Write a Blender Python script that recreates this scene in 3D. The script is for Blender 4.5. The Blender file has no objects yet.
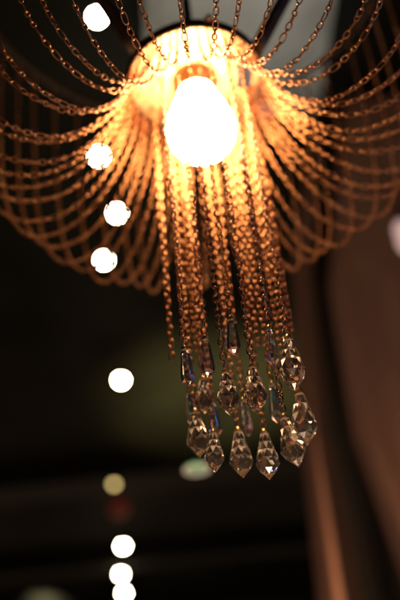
import bpy, math, random
import numpy as np
from mathutils import Vector, Matrix
random.seed(7)
S = bpy.context.scene
COL = S.collection
PI = math.pi

# ---------------------------------------------------------------- camera
F = 833.33
CAM = Vector((0, 0, 1.25))
ROT = Matrix.Rotation(math.radians(90 + 35.0), 3, 'X') @ Matrix.Rotation(math.radians(-5.8), 3, 'Z')

def ray(x, y):
    return ROT @ Vector(((x - 200) / F, -(y - 300) / F, -1))
def at_depth(x, y, Y):            # point of the ray on the vertical plane at distance Y
    d = ray(x, y); return CAM + d * (Y / d.y)
def at_height(x, y, h):           # point of the ray at height h above the camera
    d = ray(x, y); return CAM + d * (h / d.z)

cd = bpy.data.cameras.new('camera'); cam = bpy.data.objects.new('camera', cd); COL.objects.link(cam)
cam.matrix_world = Matrix.Translation(CAM) @ ROT.to_4x4()
cd.sensor_fit = 'VERTICAL'; cd.sensor_height = 36; cd.sensor_width = 24; cd.lens = 50
cd.clip_start = .02; cd.clip_end = 100
S.camera = cam

# ---------------------------------------------------------------- materials
def mat(name, base=(.5, .5, .5), rough=.5, metal=0., **kw):
    m = bpy.data.materials.new(name); m.use_nodes = True
    b = m.node_tree.nodes['Principled BSDF']
    b.inputs['Base Color'].default_value = (*base, 1)
    b.inputs['Roughness'].default_value = rough
    b.inputs['Metallic'].default_value = metal
    for k, v in kw.items():
        b.inputs[k.replace('_', ' ')].default_value = v
    return m
def noisy(m, c1, c2, scale=30, rough=None, bump=0, detail=6, stretch=(1, 1, 1), coord='Object'):
    nt = m.node_tree; b = nt.nodes['Principled BSDF']
    tc = nt.nodes.new('ShaderNodeTexCoord'); mp = nt.nodes.new('ShaderNodeMapping')
    mp.inputs['Scale'].default_value = stretch
    nz = nt.nodes.new('ShaderNodeTexNoise'); nz.inputs['Scale'].default_value = scale; nz.inputs['Detail'].default_value = detail
    cr = nt.nodes.new('ShaderNodeValToRGB')
    cr.color_ramp.elements[0].position = .3; cr.color_ramp.elements[1].position = .7
    cr.color_ramp.elements[0].color = (*c1, 1); cr.color_ramp.elements[1].color = (*c2, 1)
    L = nt.links.new
    L(tc.outputs[coord], mp.inputs['Vector']); L(mp.outputs['Vector'], nz.inputs['Vector'])
    L(nz.outputs['Fac'], cr.inputs['Fac']); L(cr.outputs['Color'], b.inputs['Base Color'])
    if rough:
        mr = nt.nodes.new('ShaderNodeMapRange')
        mr.inputs['To Min'].default_value, mr.inputs['To Max'].default_value = rough
        L(nz.outputs['Fac'], mr.inputs['Value']); L(mr.outputs['Result'], b.inputs['Roughness'])
    if bump:
        bp = nt.nodes.new('ShaderNodeBump'); bp.inputs['Strength'].default_value = bump
        bp.inputs['Distance'].default_value = .002
        L(nz.outputs['Fac'], bp.inputs['Height']); L(bp.outputs['Normal'], b.inputs['Normal'])
    return m
def glow(name, col, strength):
    return mat(name, (.8, .8, .8), .4, 0, Emission_Color=(*col, 1), Emission_Strength=strength)

COPPER = noisy(mat('aged_copper', (.6, .3, .16), .4, 1.), (.27, .10, .042), (.56, .28, .13), 140, (.20, .44))
BRASS = noisy(mat('brass', (.7, .5, .2), .3, 1.), (.62, .42, .16), (.78, .58, .28), 120, (.2, .4))
BRONZE = noisy(mat('dark_bronze', (.05, .03, .02), .45, .8), (.035, .022, .015), (.08, .05, .03), 80, (.35, .6))
PLATE = noisy(mat('copper_plate', (.7, .4, .24), .5, .9), (.50, .25, .13), (.78, .46, .28), 130, (.4, .6), .4)
BULB = glow('lit_bulb_glass', (1, .66, .33), 92)
DARKMETAL = mat('dark_metal', (.009, .008, .007), .75, .0, Specular_IOR_Level=.1)

def glass(name, tint, film):
    m = mat(name, tint, .0, 0, IOR=1.56)
    b = m.node_tree.nodes['Principled BSDF']
    b.inputs['Transmission Weight'].default_value = .975
    if film:
        b.inputs['Thin Film Thickness'].default_value = film
        b.inputs['Thin Film IOR'].default_value = 1.9
    nz = m.node_tree.nodes.new('ShaderNodeTexNoise'); nz.inputs['Scale'].default_value = 300
    mr = m.node_tree.nodes.new('ShaderNodeMapRange'); mr.inputs['To Min'].default_value = 0.0; mr.inputs['To Max'].default_value = .015
    m.node_tree.links.new(nz.outputs['Fac'], mr.inputs['Value']); m.node_tree.links.new(mr.outputs['Result'], b.inputs['Roughness'])
    return m
CRYSTAL = glass('clear_crystal', (1, .85, .70), 0)
CRYSTAL_AB = glass('iridescent_crystal', (1, .93, .88), 290)

# ---------------------------------------------------------------- mesh helpers
def obj(name, V, Fc, m, parent=None, smooth=True):
    me = bpy.data.meshes.new(name); me.from_pydata([tuple(v) for v in V], [], Fc); me.update()
    if m: me.materials.append(m)
    if smooth: me.polygons.foreach_set('use_smooth', [True] * len(me.polygons))
    o = bpy.data.objects.new(name, me); COL.objects.link(o)
    if parent: o.parent = parent
    return o
def copy_of(src, parent=None, rz=None):
    o = src.copy(); COL.objects.link(o)
    if parent: o.parent = parent
    if rz is not None: o.rotation_euler = (0, 0, rz)
    return o
def tag(o, label=None, cat=None, group=None, kind=None):
    if label: o['label'] = label
    if cat: o['category'] = cat
    if group: o['group'] = group
    if kind: o['kind'] = kind
    return o
def empty(name, loc, **k):
    o = bpy.data.objects.new(name, None); COL.objects.link(o); o.location = loc
    o.empty_display_size = .05
    return tag(o, **k)
def lathe(prof, n=48, c=(0, 0, 0)):
    V, Fc = [], []
    for r, z in prof:
        for k in range(n):
            a = 2 * PI * k / n
            V.append((c[0] + r * math.cos(a), c[1] + r * math.sin(a), c[2] + z))
    for i in range(len(prof) - 1):
        for k in range(n):
            k2 = (k + 1) % n
            Fc.append((i * n + k, i * n + k2, (i + 1) * n + k2, (i + 1) * n + k))
    if prof[0][0] > 1e-5: Fc.append(tuple(range(n))[::-1])
    if prof[-1][0] > 1e-5: Fc.append(tuple((len(prof) - 1) * n + k for k in range(n)))
    return V, Fc
def tube(path, r, n=10, closed=False):
    P = [Vector(p) for p in path]; V, Fc = [], []; N = len(P)
    for i, p in enumerate(P):
        t = (P[(i + 1) % N] - P[i - 1]) if closed else (P[min(i + 1, N - 1)] - P[max(i - 1, 0)])
        t.normalize(); up = Vector((0, 0, 1)) if abs(t.z) < .9 else Vector((1, 0, 0))
        a = t.cross(up).normalized(); b = t.cross(a)
        rr = r(i / max(N - 1, 1)) if callable(r) else r
        for k in range(n):
            an = 2 * PI * k / n; V.append(p + a * rr * math.cos(an) + b * rr * math.sin(an))
    for i in range(N if closed else N - 1):
        j = (i + 1) % N
        for k in range(n):
            k2 = (k + 1) % n; Fc.append((i * n + k, i * n + k2, j * n + k2, j * n + k))
    if not closed:
        Fc.append(tuple(range(n))[::-1]); Fc.append(tuple((N - 1) * n + k for k in range(n)))
    return V, Fc
def box(a, b):
    (x0, y0, z0), (x1, y1, z1) = a, b
    V = [(x0, y0, z0), (x1, y0, z0), (x1, y1, z0), (x0, y1, z0), (x0, y0, z1), (x1, y0, z1), (x1, y1, z1), (x0, y1, z1)]
    return V, [(0, 3, 2, 1), (4, 5, 6, 7), (0, 1, 5, 4), (1, 2, 6, 5), (2, 3, 7, 6), (3, 0, 4, 7)]
def merge(*parts):
    V, Fc = [], []
    for v, f in parts:
        o = len(V); V += [tuple(q) for q in v]; Fc += [tuple(i + o for i in g) for g in f]
    return V, Fc

def link_template(hl, hw, wire, nu=18, nv=6):
    """oval link, long axis Z, lying in the XZ plane"""
    V = []
    for i in range(nu):
        a = 2 * PI * i / nu
        ca, sa = math.cos(a), math.sin(a)
        # stadium-like oval
        cx = hw * math.copysign(abs(ca) ** .85, ca); cz = hl * math.copysign(abs(sa) ** .9, sa)
        nrm = Vector((ca / hw, 0, sa / hl)).normalized()
        for j in range(nv):
            b = 2 * PI * j / nv
            q = Vector((cx, 0, cz)) + nrm * wire * math.cos(b) + Vector((0, 1, 0)) * wire * math.sin(b)
            V.append(q)
    Fc = []
    for i in range(nu):
        i2 = (i + 1) % nu
        for j in range(nv):
            j2 = (j + 1) % nv
            Fc.append((i * nv + j, i * nv + j2, i2 * nv + j2, i2 * nv + j))
    return np.array(V), Fc
LINK = link_template(.0047, .0028, .00078)
SMALL = link_template(.0029, .0021, .00072, 14, 6)
LONG = link_template(.0062, .0026, .00070)
FINE = link_template(.0043, .0024, .00070)

def chain(path, pattern=('L',), seed=0, twist=0., base=.4):
    """chain of interlocking links along a polyline, one mesh"""
    rnd = random.Random(seed)
    P = [np.array(p, float) for p in path]
    seg = [np.linalg.norm(P[i + 1] - P[i]) for i in range(len(P) - 1)]
    cum = np.concatenate([[0], np.cumsum(seg)]); total = cum[-1]
    A = np.array(P)
    def pt(s):
        return np.array([np.interp(s, cum, A[:, k]) for k in range(3)])
    T = {'L': (LINK, .0047), 'S': (SMALL, .0029), 'G': (LONG, .0062), 'F': (FINE, .0043)}
    V, Fc, off = [], [], 0
    s, k = 0., 0
    ang = base
    while True:
        (tv, tf), hl = T[pattern[k % len(pattern)]]
        ph = hl - .0007
        if s + ph > total: break
        c = pt(s + ph); t = pt(min(s + 2 * ph, total)) - pt(s); t /= np.linalg.norm(t) + 1e-9
        ref = np.array([0, 1, 0.]) if abs(t[1]) < .8 else np.array([1., 0, 0])
        u = np.cross(ref, t); u /= np.linalg.norm(u); v = np.cross(t, u)
        a = ang + (PI / 2 if k % 2 else 0) + rnd.uniform(-.28, .28)
        x = u * math.cos(a) + v * math.sin(a); y = np.cross(t, x)
        # small rattle of each link
        t2 = t + x * rnd.uniform(-.07, .07); t2 /= np.linalg.norm(t2)
        V.append(c + tv[:, :1] * x + tv[:, 1:2] * y + tv[:, 2:3] * t2)
        Fc += [tuple(i + off for i in g) for g in tf]; off += len(tv)
        s += 2 * ph; k += 1; ang += twist
    return np.concatenate(V), Fc

# ---------------------------------------------------------------- chandelier
d = ray(195, 80); AX = CAM + d * (.68 / d.y)          # centre of the plate
D0 = .68
lamp = empty('chandelier', AX, label='copper chain chandelier with a glowing bulb and crystal drops on a hanging tassel', cat='chandelier')

# plate as a polar grid with two curved openings
RR = [0.0, .012, .022, .034, .046, .052, .058, .064, .070, .079]; NA = 120
V, Fc = [], []
for z in (0., -.0022):
    for r in RR:
        for k in range(NA):
            a = 2 * PI * k / NA; V.append((r * math.sin(a), r * math.cos(a), z))
nl = len(RR) * NA
def hole(i, k):
    deg = (k + .5) * 360 / NA
    return i in (5, 6, 7) and (72 < deg < 112 or 318 < deg < 358)
for i in range(len(RR) - 1):
    for k in range(NA):
        if hole(i, k): continue
        k2 = (k + 1) % NA
        q = (i * NA + k, i * NA + k2, (i + 1) * NA + k2, (i + 1) * NA + k)
        Fc.append(q[::-1]); Fc.append(tuple(j + nl for j in q))
        for (di, dk, e) in ((1, 0, (3, 2)), (-1, 0, (0, 1)), (0, 1, (1, 2)), (0, -1, (0, 3))):
            ii, kk = i + di, (k + dk) % NA
            if ii < 0: continue
            if ii >= len(RR) - 1 or hole(ii, kk):
                a_, b_ = q[e[0]], q[e[1]]; Fc.append((a_, b_, b_ + nl, a_ + nl))
obj('plate', V, Fc, PLATE, lamp, smooth=False)
# rim band: dark outside, rolled edges
RZ = [(.0795, -.006), (.0815, -.0072), (.083, -.006), (.0832, .000), (.0832, .003), (.0838, .005), (.082, .0062), (.0797, .005), (.0795, -.006)]
V, Fc = lathe(RZ, 96); Fc = [f for f in Fc if len(f) == 4]
obj('rim', V, Fc, BRONZE, lamp)
# crown of small copper hooks under the rim which carry the strands
NS = 50
# central rod up to the ceiling, canopy
CEIL = 2.40
ztop = CAM.z + CEIL - AX.z
obj('rod', *tube([(0, 0, .0), (0, 0, .2), (0, 0, .6), (0, 0, ztop - .05)], .0058, 16), BRONZE, lamp)
obj('ceiling_rose', *lathe([(.008, ztop - .06), (.03, ztop - .05), (.055, ztop - .02), (.06, ztop - .003)], 40), BRONZE, lamp)
obj('hub', *lathe([(.006, .05), (.012, .047), (.02, .03), (.034, .014), (.04, .0005)], 40), BRONZE, lamp)
HR, HZ = .305, .27
obj('hoop', *tube([(HR * math.sin(2 * PI * k / 96), HR * math.cos(2 * PI * k / 96), HZ) for k in range(96)], .0042, 10, True), BRONZE, lamp)
for deg in (113, 233, 353):
    a = math.radians(deg); path = []
    for i in range(25):
        t = i / 24
        r = .081 + (HR - .081) * (t ** .95); z = .004 + (HZ - .004) * (1 - (1 - t) ** 1.35)
        path.append((r * math.sin(a), r * math.cos(a), z))
    obj('arm', *tube(path, lambda t: .0092 - .003 * t, 12), BRONZE, lamp)
for deg in (165, 285, 45):
    a = math.radians(deg)
    obj('bolt', *lathe([(0, .006), (.0045, .0045), (.006, 0), (.006, -.003)], 16, (.0845 * math.sin(a), .0845 * math.cos(a), .004)), BRASS, lamp)
obj('socket', *lathe([(.0, -.0024), (.026, -.003), (.027, -.010), (.022, -.013), (.022, -.022), (.019, -.024)], 36), BRASS, lamp)
prof = [(.0205, -.022), (.0230, -.027)]
for t in np.linspace(0, 1, 8)[1:-1]:
    prof.append((.0230 + (.0352 - .0230) * (t * t * (3 - 2 * t)), -.027 - .041 * t))
for i in range(15):
    a = math.radians(28) - math.radians(118) * i / 14
    prof.append((max(.0400 * math.cos(a), 0.00001 if i == 14 else .001), -.0875 + .0400 * math.sin(a)))
V, Fc = lathe(prof, 48); bulb = obj('bulb', V, Fc, BULB, lamp)

# draped strands ----------------------------------------------------
def bez(a, b, c, d_, n):
    out = []
    for i in range(n):
        t = i / n; u = 1 - t
        out.append((u**3 * a[0] + 3*u*u*t*b[0] + 3*u*t*t*c[0] + t**3 * d_[0], u**3 * a[1] + 3*u*u*t*b[1] + 3*u*t*t*c[1] + t**3 * d_[1]))
    return out
def strand_profile(R, z):
    p = bez((.0815, -.009), (.087, -.084), (R - .050, z), (R, z), 40)
    p += bez((R, z), (R + .050, z), (.283, z + .03), (.294, z + .19), 36)
    p += bez((.294, z + .19), (.299, z + .245), (HR - .003, HZ - .12), (HR - .001, HZ - .004), 16)
    p.append((HR - .001, HZ - .004)); return p
protos = []
for v in range(5):
    R = .190 + (.006, -.004, 0, .003, -.006)[v]; z = -.157 + (-.004, .003, 0, .004, -.006)[v]
    prf = strand_profile(R, z)
    ph = v * 1.1
    path = [(.0012 * math.sin(ph + 14 * q[0]), q[0], q[1]) for q in prf]      # along +Y, then rotated about Z
    pat = ('L',) if v % 2 == 0 else ('L', 'L', 'G', 'S')
    pat = ('S', 'G', 'S', 'F') if v in (1, 3) else ('F', 'F', 'S', 'F', 'G', 'S')
    V, Fc = chain(path, pat, seed=v, twist=.05, base=.6 + v)
    protos.append((V, Fc))
first = {}
for k in range(NS):
    v = (k * 3 + k // 5) % 5
    if v not in first:
        o = obj('chain_strand', *protos[v], COPPER, lamp); first[v] = o
    else:
        o = copy_of(first[v], lamp)
    o.rotation_euler = (random.uniform(-.012, .012), random.uniform(-.012, .012), -(k + .5) * 2 * PI / NS + random.uniform(-.035, .035))

# crystals -----------------------------------------------------------
def teardrop(L, R, n=8, prism=False):
    if prism:
        rings = [(.0, .16 * R), (.05, .42 * R), (.16, .60 * R), (.45, .82 * R), (.74, R), (.84, .86 * R)]
        n = 6
    else:
        rings = [(.0, .30 * R), (.07, .40 * R), (.24, .56 * R), (.42, .78 * R), (.60, .98 * R), (.68, R), (.80, .74 * R), (.90, .38 * R)]
    V, Fc = [(0, 0, 0)], []
    for i, (t, r) in enumerate(rings):
        for k in range(n):
            a = 2 * PI * (k + (.5 if i % 2 and not prism else 0)) / n
            V.append((r * math.cos(a), r * math.sin(a), -t * L))
    V.append((0, 0, -L)); m = len(rings)
    for k in range(n): Fc.append((0, 1 + (k + 1) % n, 1 + k)[::-1])
    for i in range(m - 1):
        for k in range(n):
            k2 = (k + 1) % n
            a, b, c, e = 1 + i*n + k, 1 + i*n + k2, 1 + (i+1)*n + k, 1 + (i+1)*n + k2
            if prism: Fc.append((a, c, e, b))
            elif i % 2 == 0: Fc.append((a, c, b)); Fc.append((b, c, e))
            else: Fc.append((a, c, e)); Fc.append((a, e, b))
    for k in range(n): Fc.append((len(V) - 1, 1 + (m-1)*n + (k + 1) % n, 1 + (m-1)*n + k))
    V2, F2 = [], []
    return V, Fc
BIG = teardrop(.043, .0102); THIN = teardrop(.040, .0064, prism=True)
CAPB = merge(lathe([(.0, .0035), (.0016, .003), (.0026, .001), (.0034, -.0010), (.0031, -.0022)], 16),
             lathe([(.0031, -.0012), (.0036, -.0017), (.0031, -.0024)], 16))
CAPS = lathe([(.0, .003), (.0014, .0026), (.0024, .0005), (.0026, -.0018), (.0022, -.0028)], 14)

# (pixel of the drop's top, kind, front/back, radius from axis, tilt, scale)
T = [
 (184, 348, 'p', 'f', .060, 2, 1.0), (205, 338, 'p', 'f', .052, 1, 1.08), (231, 318, 'p', 'f', .044, 0, 1.0),
 (269, 328, 'p', 'f', .062, -1, 1.02), (288, 338, 't', 'f', .068, -5, 1.2), (289, 362, 'p', 'b', .060, 0, .8),
 (225, 372, 't', 'f', .046, 1, 1.0), (252, 366, 't', 'f', .056, -3, 1.05), (203, 378, 't', 'b', .045, 2, .9),
 (195, 411, 't', 'b', .052, 0, 1.12), (213, 432, 't', 'b', .045, -2, .95), (212, 402, 'p', 'b', .056, -1, 1.0),
 (238, 430, 't', 'b', .044, 0, 1.12), (264, 432, 't', 'b', .044, 0, 1.1), (243, 400, 'p', 'b', .058, -3, 1.0),
 (272, 384, 'p', 'b', .050, -1, 1.05), (284, 417, 't', 'f', .058, -6, 1.08), (299, 392, 't', 'b', .066, -5, 1.25),
 (189, 392, 'p', 'b', .062, 1, .95),
]
EXTRA = [(172, 360, 'b', .064), (258, 345, 'b', .050), (281, 352, 'b', .066), (196, 350, 'b', .056), (292, 330, 'b', .070)]
def place(px, py, side, R):
    sg = -1 if side == 'f' else 1
    Y = D0
    for _ in range(30):
        p = at_depth(px, py, Y) - AX
        rem = R * R - p.x * p.x
        Y = D0 + sg * math.sqrt(max(rem, 0))
    return at_depth(px, py, Y) - AX
caps = {}
n = 0
for (px, py, kind, side, R, tilt, sc) in T:
    p = place(px, py, side, R)
    gap = .006
    top = Vector((p.x, p.y, -.003))
    path = [(p.x, p.y, p.z + gap * .6 + (top.z - p.z - gap * .6) * i / 20) for i in range(21)]
    sw = random.uniform(-1, 1) * .0012
    path = [(q[0] + sw * math.sin(PI * i / 20), q[1], q[2]) for i, q in enumerate(path)]
    V, Fc = chain(path, ('L',) if n % 4 else ('L', 'L', 'S'), seed=50 + n, twist=random.choice((.0, .03, -.025, .06)), base=random.uniform(0, PI))
    ch = obj('tassel_chain', V, Fc, COPPER, lamp)
    key = kind
    if key not in caps:
        c = obj('crystal_drop', *(BIG if kind == 't' else THIN), CRYSTAL if kind == 't' else CRYSTAL_AB, ch, smooth=False)
        k_ = obj('drop_cap', *(CAPB if kind == 't' else CAPS), BRASS, ch)
        caps[key] = (c, k_)
    else:
        c = copy_of(caps[key][0], ch); k_ = copy_of(caps[key][1], ch)
    for o in (c, k_):
        o.location = p; o.scale = (sc, sc, sc)
        o.rotation_euler = (math.radians(random.uniform(-3, 3)), math.radians(tilt), random.uniform(0, PI))
    n += 1
for (px, py, side, R) in EXTRA:
    p = place(px, py, side, R)
    path = [(p.x, p.y, p.z + (-.003 - p.z) * i / 20) for i in range(21)]
    V, Fc = chain(path, ('L',), seed=90 + n, twist=random.choice((.0, .04, -.03)), base=random.uniform(0, PI))
    obj('tassel_chain', V, Fc, COPPER, lamp); n += 1

# focus on the front crystals
fp = AX + place(226, 385, 'f', .046)
foc = -(ROT.transposed() @ (fp - CAM)).z
cd.dof.use_dof = True; cd.dof.focus_distance = foc + .008; cd.dof.aperture_fstop = 2.5; cd.dof.aperture_blades = 0

# ---------------------------------------------------------------- setting
ceil_m = noisy(mat('dark_ceiling_paint', (.03, .028, .02), .8), (.006, .006, .0045), (.017, .017, .012), 1.6, bump=.3)
ceil_m.node_tree.nodes['Principled BSDF'].inputs['Specular IOR Level'].default_value = .04
CH = CAM.z + CEIL
V, Fc = box((-6, -1.5, CH), (6, 9.2, CH + .1)); tag(obj('ceiling', V, Fc, ceil_m, smooth=False), kind='structure')
wall_m = noisy(mat('dark_plaster', (.05, .04, .03), .8), (.012, .010, .008), (.025, .021, .016), 3)
V, Fc = box((-6, 9.0, CH - .75), (6, 9.1, CH - .004)); tag(obj('back_wall', V, Fc, wall_m, smooth=False), kind='structure')
# pale ceiling panel right above the chandelier
pan_m = noisy(mat('pale_grey_panel', (.42, .43, .40), .7), (.16, .165, .15), (.46, .47, .44), 3.2)
c = [at_height(x, y, CEIL - .05) for x, y in ((150, 128), (318, 112), (346, -70), (140, -70))]
V = [tuple(q) for q in c] + [(q.x, q.y, q.z + .044) for q in c]
Fc = [(0, 1, 2, 3), (7, 6, 5, 4), (0, 4, 5, 1), (1, 5, 6, 2), (2, 6, 7, 3), (3, 7, 4, 0)]
tag(obj('ceiling_panel', V, Fc, pan_m, smooth=False), kind='structure')
# dark joint strips across the panel and dark beams over the room
for (y0, y1, zz) in ((5.25, 5.55, .10), (7.0, 7.2, .12)):
    V, Fc = box((-6, y0, CH - zz), (6, y1, CH - .003)); tag(obj('ceiling_beam', V, Fc, DARKMETAL, smooth=False), kind='structure')
a, b = at_height(20, 40, CEIL), at_height(126, 40, CEIL)

# pale moulding low on the left, at the foot of the view
cz = at_depth(50, 588, 8.75).z
V, Fc = box((at_depth(14, 590, 8.75).x, 8.75, cz - .25), (at_depth(96, 590, 8.75).x, 8.99, cz))
mould_m = noisy(mat('pale_moulding', (.5, .45, .36), .6), (.42, .38, .30), (.55, .50, .42), 6)
tag(obj('cornice', V, Fc, mould_m, smooth=False), kind='structure')

# row of small round bulbs under a dark rail
ROW = [(97, 17, 1, 'topmost small white bulb of the row, beside the top left chains of the chandelier'),
       (99, 156, 1, 'white bulb seen through the copper strands, left of the glowing big bulb'),
       (117, 213, 1, 'white bulb seen through the strands, just above the lowest one behind them'),
       (104, 260, 1, 'white bulb at the lower edge of the draped strands, under two others'),
       (121, 380, 1, 'single white bulb in the dark left of the crystal drops'),
       (114, 484, .022, 'dim yellowish bulb of the row, just above the red lantern'),
       (123, 546, 1, 'upper of the three white bulbs clustered at the bottom edge'),
       (121, 574, 1, 'middle of the three white bulbs clustered at the bottom edge'),
       (124, 593, 1, 'lowest bulb of the row, cut by the bottom edge of the photo')]
glow_on = glow('white_bulb_glow', (1, .80, .55), 150)
glow_dim = glow('dim_bulb_glow', (1, .72, .25), 4)
g = lathe([(.00001, .0)] + [(.02 * math.sin(math.radians(a)), .02 - .02 * math.cos(math.radians(a))) for a in range(12, 170, 12)] + [(.006, .040)], 24)
globe_V = [(v[0], v[1], v[2] - .02) for v in g[0]]
cap = lathe([(.030, .006), (.0302, .008), (.018, .022), (.011, .026), (.011, .042), (.006, .05)], 28)
sock_src = None; dim_src = None; gl_src = None; rail_pts = []
for (x, y, s, lab) in ROW:
    h = CEIL - .16
    P = at_height(x, y, h); rail_pts.append(P)
    t = empty('bulb_pendant', P, label=lab, cat='bulb lamp', group='row of small round bulbs under the ceiling')
    if s == 1:
        if gl_src is None: gl_src = obj('bulb', globe_V, g[1], glow_on, t)
        else: copy_of(gl_src, t)
    else:
        obj('bulb', globe_V, g[1], glow_dim, t)
    if sock_src is None:
        sock_src = obj('socket', *cap, DARKMETAL, t)
        cord_src = obj('cord', *tube([(0, 0, .048), (0, 0, .10), (0, 0, .157)], .0025, 8), DARKMETAL, t)
    else:
        copy_of(sock_src, t); copy_of(cord_src, t)

# dim red lantern
P = at_height(119, 507, CEIL - .45)
t = empty('paper_lantern', P, label='small dim red round lantern between the yellowish bulb and the white bulbs', cat='lantern')
red_m = glow('red_paper', (1, .10, .05), .008); red_m.node_tree.nodes['Principled BSDF'].inputs['Base Color'].default_value = (.28, .035, .02, 1)
prof = [(.02, .062)] + [((.062 + .003 * math.cos(i * PI)) * math.sin(math.radians(a)), .065 * math.cos(math.radians(a))) for i, a in enumerate(range(24, 160, 8))] + [(.02, -.062)]
obj('shade', *lathe(prof, 32), red_m, t)
obj('cord', *tube([(0, 0, .062), (0, 0, .2), (0, 0, .448)], .003, 8), DARKMETAL, t)

# green glass lamp close behind the drops
P = at_depth(197, 470, 1.45)
t = empty('glass_lamp', P, label='small flat green glass lamp with a pale lit rim below the crystal drops', cat='lamp')
grn = glass('green_glass', (.35, .8, .45), 0); b = grn.node_tree.nodes['Principled BSDF']
b.inputs['Emission Color'].default_value = (.06, .45, .13, 1); b.inputs['Emission Strength'].default_value = .34
obj('shade', *lathe([(.006, .009), (.018, .008), (.023, .006), (.0235, .003), (.021, .002), (.017, .006), (.006, .007)], 40), grn, t)
rim_m = glow('pale_lit_rim', (1, .70, .55), .35)
rim_m.node_tree.nodes['Principled BSDF'].inputs['Base Color'].default_value = (.2, .15, .12, 1)
obj('rim', *tube([(.0235 * math.cos(a), .0235 * math.sin(a), 0) for a in np.linspace(0, 2 * PI, 48, endpoint=False)], .0018, 8, True), rim_m, t)
obj('cord', *tube([(0, 0, .018), (0, 0, .5), (0, 0, CH - P.z - .003)], .0012, 8), DARKMETAL, t)

# pinkish lamp at the right edge
P = at_depth(405, 236, 1.75)
t = empty('wall_lamp', P, label='pinkish round lamp at the right edge beside the brown curtain', cat='lamp')
pink = glow('pink_lit_glass', (.9, .5, .52), .4)
obj('shade', *lathe([(.00001, -.05), (.018, -.05), (.026, -.03), (.026, .03), (.018, .045), (.012, .05)], 28), pink, t)
obj('bracket', *tube([(0, 0, .05), (0, 0, .09), (.06, .05, .11), (.2, .30, .11)], .008, 8), DARKMETAL, t)

# brown curtains, drawn aside in slanting folds
def curtain(edgeL, edgeR, depth, nf, amp, m, label):
    nu, nv = 90, 40
    V, Fc = [], []
    for lay in (0, 1):
        for j in range(nv + 1):
            t = j / nv
            def ev(E):
                s = t * (len(E) - 1); i = min(int(s), len(E) - 2); f = s - i
                return E[i][0] + (E[i+1][0] - E[i][0]) * f, E[i][1] + (E[i+1][1] - E[i][1]) * f
            (xl, yl), (xr, yr) = ev(edgeL), ev(edgeR)
            for i in range(nu + 1):
                u = i / nu
                Y = depth + .25 * u + amp * math.sin(2 * PI * nf * u + .5 * math.sin(3 * t)) + .3 * amp * math.sin(2 * PI * nf * 2.3 * u + 1) + .006 * lay
                V.append(at_depth(xl + (xr - xl) * u, yl + (yr - yl) * u, Y))
    for lay in (0, 1):
        o = lay * (nu + 1) * (nv + 1)
        for j in range(nv):
            for i in range(nu):
                q = (o + j*(nu+1) + i, o + j*(nu+1) + i + 1, o + (j+1)*(nu+1) + i + 1, o + (j+1)*(nu+1) + i)
                Fc.append(q if lay else q[::-1])
    o2 = (nu + 1) * (nv + 1)
    for j in range(nv):
        for i in (0, nu):
            a_, b_ = j*(nu+1) + i, (j+1)*(nu+1) + i; Fc.append((a_, b_, b_ + o2, a_ + o2))
    o = obj('curtain', V, Fc, m); tag(o, label, 'curtain', 'brown curtains on the right')
    return o
cur_m = noisy(mat('brown_curtain', (.2, .1, .06), .85), (.15, .08, .052), (.22, .122, .08), 8, stretch=(3, 3, .6))
curtain([(330, -60), (318, 90), (292, 270), (300, 430), (326, 680)], [(336, -60), (324, 90), (312, 270), (330, 430), (382, 680)], 2.3, 1.2, .03, cur_m,
        'narrow brown curtain fold with a warm highlight low beside the dark gap, nearer the crystals')
curtain([(362, -60), (344, 90), (328, 290), (353, 440), (438, 680)], [(560, -60), (560, 90), (560, 270), (560, 430), (560, 680)], 2.15, 2, .03, cur_m,
        'wide brown curtain filling the right edge, right of the dark gap')

# dark slanting filler added to blacken the gap between the two curtains
def filler_at(px, py, Y): return at_depth(px, py, Y)
pl = [filler_at(x, y, 2.75) for x, y in ((312, 60), (314, 200), (312, 290), (334, 430), (392, 680))]
pr = [filler_at(x, y, 2.75) for x, y in ((352, 60), (350, 200), (352, 290), (380, 430), (462, 680))]
V, Fc = [], []
for i in range(5):
    a_, b_ = pl[i], pr[i]
    V += [a_, b_, b_ + Vector((0, .12, 0)), a_ + Vector((0, .12, 0))]
for i in range(4):
    for k in range(4):
        k2 = (k + 1) % 4; Fc.append((4*i + k, 4*i + k2, 4*i + 4 + k2, 4*i + 4 + k))
Fc += [(3, 2, 1, 0), (16, 17, 18, 19)]
tag(obj('gap_filler', V, Fc, DARKMETAL, smooth=False), 'black slanting filler added to darken the gap between the brown curtains', 'gap_filler')

# ---------------------------------------------------------------- light
def spot(name, loc, target, W, col, size, blend, rad=.05):
    l = bpy.data.lights.new(name, 'SPOT'); l.energy = W; l.color = col; l.spot_size = math.radians(size); l.spot_blend = blend
    l.shadow_soft_size = rad
    o = bpy.data.objects.new(name, l); COL.objects.link(o); o.location = loc
    o.rotation_euler = (Vector(target) - Vector(loc)).to_track_quat('-Z', 'Y').to_euler()
    return o
# upward wash on the pale panel, from an added unseen spot above the chandelier
tgt = at_height(225, 20, CEIL)
spot('panel_wash', (tgt.x + .1, tgt.y + .35, AX.z + .62), tgt, 13, (.97, 1, .95), 62, .5, .1)
# olive wash on the ceiling behind the drops
tgt = at_height(232, 392, CEIL)
spot('ceiling_wash', (tgt.x, tgt.y - .2, CH - 1.5), tgt, 290, (1, .83, .34), 66, 1, .1)
# warm low light on the curtains
tgt = at_depth(338, 640, 2.3)
spot('curtain_glow', (tgt.x - .35, tgt.y - .5, tgt.z - .5), at_depth(342, 610, 2.3), 95, (1, .55, .30), 42, 1, .05)
tgt = at_depth(400, 400, 2.2)
spot('curtain_wash', (tgt.x - .5, .3, .9), tgt, 58, (1, .64, .44), 60, 1, .1)
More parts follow.
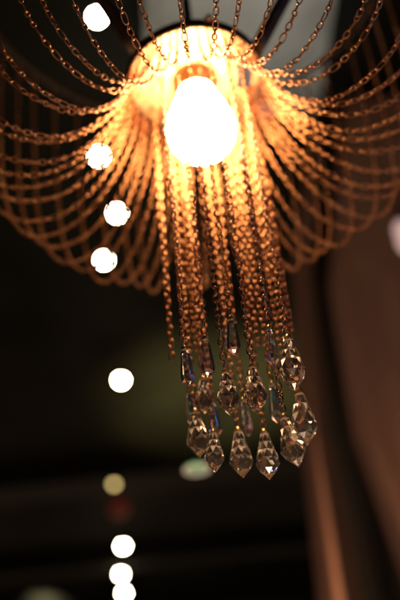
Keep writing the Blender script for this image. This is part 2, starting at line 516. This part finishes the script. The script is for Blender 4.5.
# pale light on the cornice at the bottom left
tgt = at_depth(55, 594, 8.75)
spot('cornice_wash', (tgt.x, tgt.y - 1.2, tgt.z - .6), tgt, 1100, (1, .85, .55), 24, 1, .1)
# unseen fill lamps added around the drops to brighten the crystals
def area(name, loc, W, size, col):
    l = bpy.data.lights.new(name, 'AREA'); l.energy = W; l.size = size; l.color = col
    o = bpy.data.objects.new(name, l); COL.objects.link(o); o.location = loc
    o.rotation_euler = (fp - o.location).to_track_quat('-Z', 'Y').to_euler()
area('blue_fill', (.8, .0, 1.75), 1.6, .26, (.25, .4, 1))  # added blue fill, puts blue glints on the prism facets
area('front_left_fill', (-.30, .30, .85), .35, .10, (1, .66, .46))  # added warm fill for sparkle in the drops, likewise the next three
area('back_right_fill', (.40, .95, .85), 1.5, .16, (1, .60, .36))
area('back_left_fill', (-.25, 1.05, .95), 1.4, .12, (1, .64, .38))
area('front_right_fill', (.35, .10, .95), .6, .09, (1, .66, .42))

w = bpy.data.worlds.new('World'); S.world = w; w.use_nodes = True
nt = w.node_tree; bg = nt.nodes['Background']; Lk = nt.links.new
tc = nt.nodes.new('ShaderNodeTexCoord')
sep = nt.nodes.new('ShaderNodeSeparateXYZ'); Lk(tc.outputs['Generated'], sep.inputs[0])
vo = nt.nodes.new('ShaderNodeTexVoronoi'); vo.inputs['Scale'].default_value = 8.0; Lk(tc.outputs['Generated'], vo.inputs['Vector'])
mr = nt.nodes.new('ShaderNodeMapRange'); Lk(vo.outputs['Distance'], mr.inputs['Value'])      # bright warm spots added to the world for glints in the crystals
mr.inputs['From Min'].default_value = .135; mr.inputs['From Max'].default_value = .10
mr.inputs['To Min'].default_value = 0; mr.inputs['To Max'].default_value = 6
lo = nt.nodes.new('ShaderNodeMapRange'); Lk(sep.outputs['Z'], lo.inputs['Value'])
lo.inputs['From Min'].default_value = .12; lo.inputs['From Max'].default_value = -.10
ml = nt.nodes.new('ShaderNodeMath'); ml.operation = 'MULTIPLY'; Lk(mr.outputs['Result'], ml.inputs[0]); Lk(lo.outputs['Result'], ml.inputs[1])
ad = nt.nodes.new('ShaderNodeMath'); ad.operation = 'MULTIPLY_ADD'; Lk(lo.outputs['Result'], ad.inputs[0]); ad.inputs[1].default_value = .03; ad.inputs[2].default_value = .006
sm = nt.nodes.new('ShaderNodeMath'); sm.operation = 'ADD'; Lk(ml.outputs[0], sm.inputs[0]); Lk(ad.outputs[0], sm.inputs[1])
bg.inputs['Color'].default_value = (1, .65, .38, 1)
# warm uneven glow with spots, added below the view for the crystals to refract
def mrange(src, a, b, c=0., d=1.):
    n = nt.nodes.new('ShaderNodeMapRange'); Lk(src, n.inputs['Value'])
    for k, v in zip(('From Min', 'From Max', 'To Min', 'To Max'), (a, b, c, d)): n.inputs[k].default_value = v
    return n.outputs['Result']
def mul(a, b):
    n = nt.nodes.new('ShaderNodeMath'); n.operation = 'MULTIPLY'; Lk(a, n.inputs[0]); Lk(b, n.inputs[1]); return n.outputs[0]
band = mul(mul(mrange(sep.outputs['Y'], .35, .8), mrange(sep.outputs['Z'], .16, .04)), mrange(sep.outputs['Z'], -.65, -.35))
nz = nt.nodes.new('ShaderNodeTexNoise'); nz.inputs['Scale'].default_value = 5; nz.inputs['Detail'].default_value = 3; Lk(tc.outputs['Generated'], nz.inputs['Vector'])
v2 = nt.nodes.new('ShaderNodeTexVoronoi'); v2.inputs['Scale'].default_value = 7; Lk(tc.outputs['Generated'], v2.inputs['Vector'])
both = nt.nodes.new('ShaderNodeMath'); both.operation = 'ADD'
Lk(mrange(nz.outputs['Fac'], .40, .62, .04, .85), both.inputs[0]); Lk(mrange(v2.outputs['Distance'], .28, .20, 0, 8), both.inputs[1])
far_glow = mul(band, both.outputs[0])
tot = nt.nodes.new('ShaderNodeMath'); tot.operation = 'ADD'; Lk(sm.outputs[0], tot.inputs[0]); Lk(far_glow, tot.inputs[1])
Lk(tot.outputs[0], bg.inputs['Strength'])

S.render.engine = 'CYCLES'
S.cycles.max_bounces = 14; S.cycles.transmission_bounces = 12; S.cycles.glossy_bounces = 6
S.cycles.caustics_refractive = True; S.cycles.sample_clamp_indirect = 6
S.view_settings.view_transform = 'Standard'; S.view_settings.look = 'None'
S.view_settings.exposure = 0; S.view_settings.gamma = 1
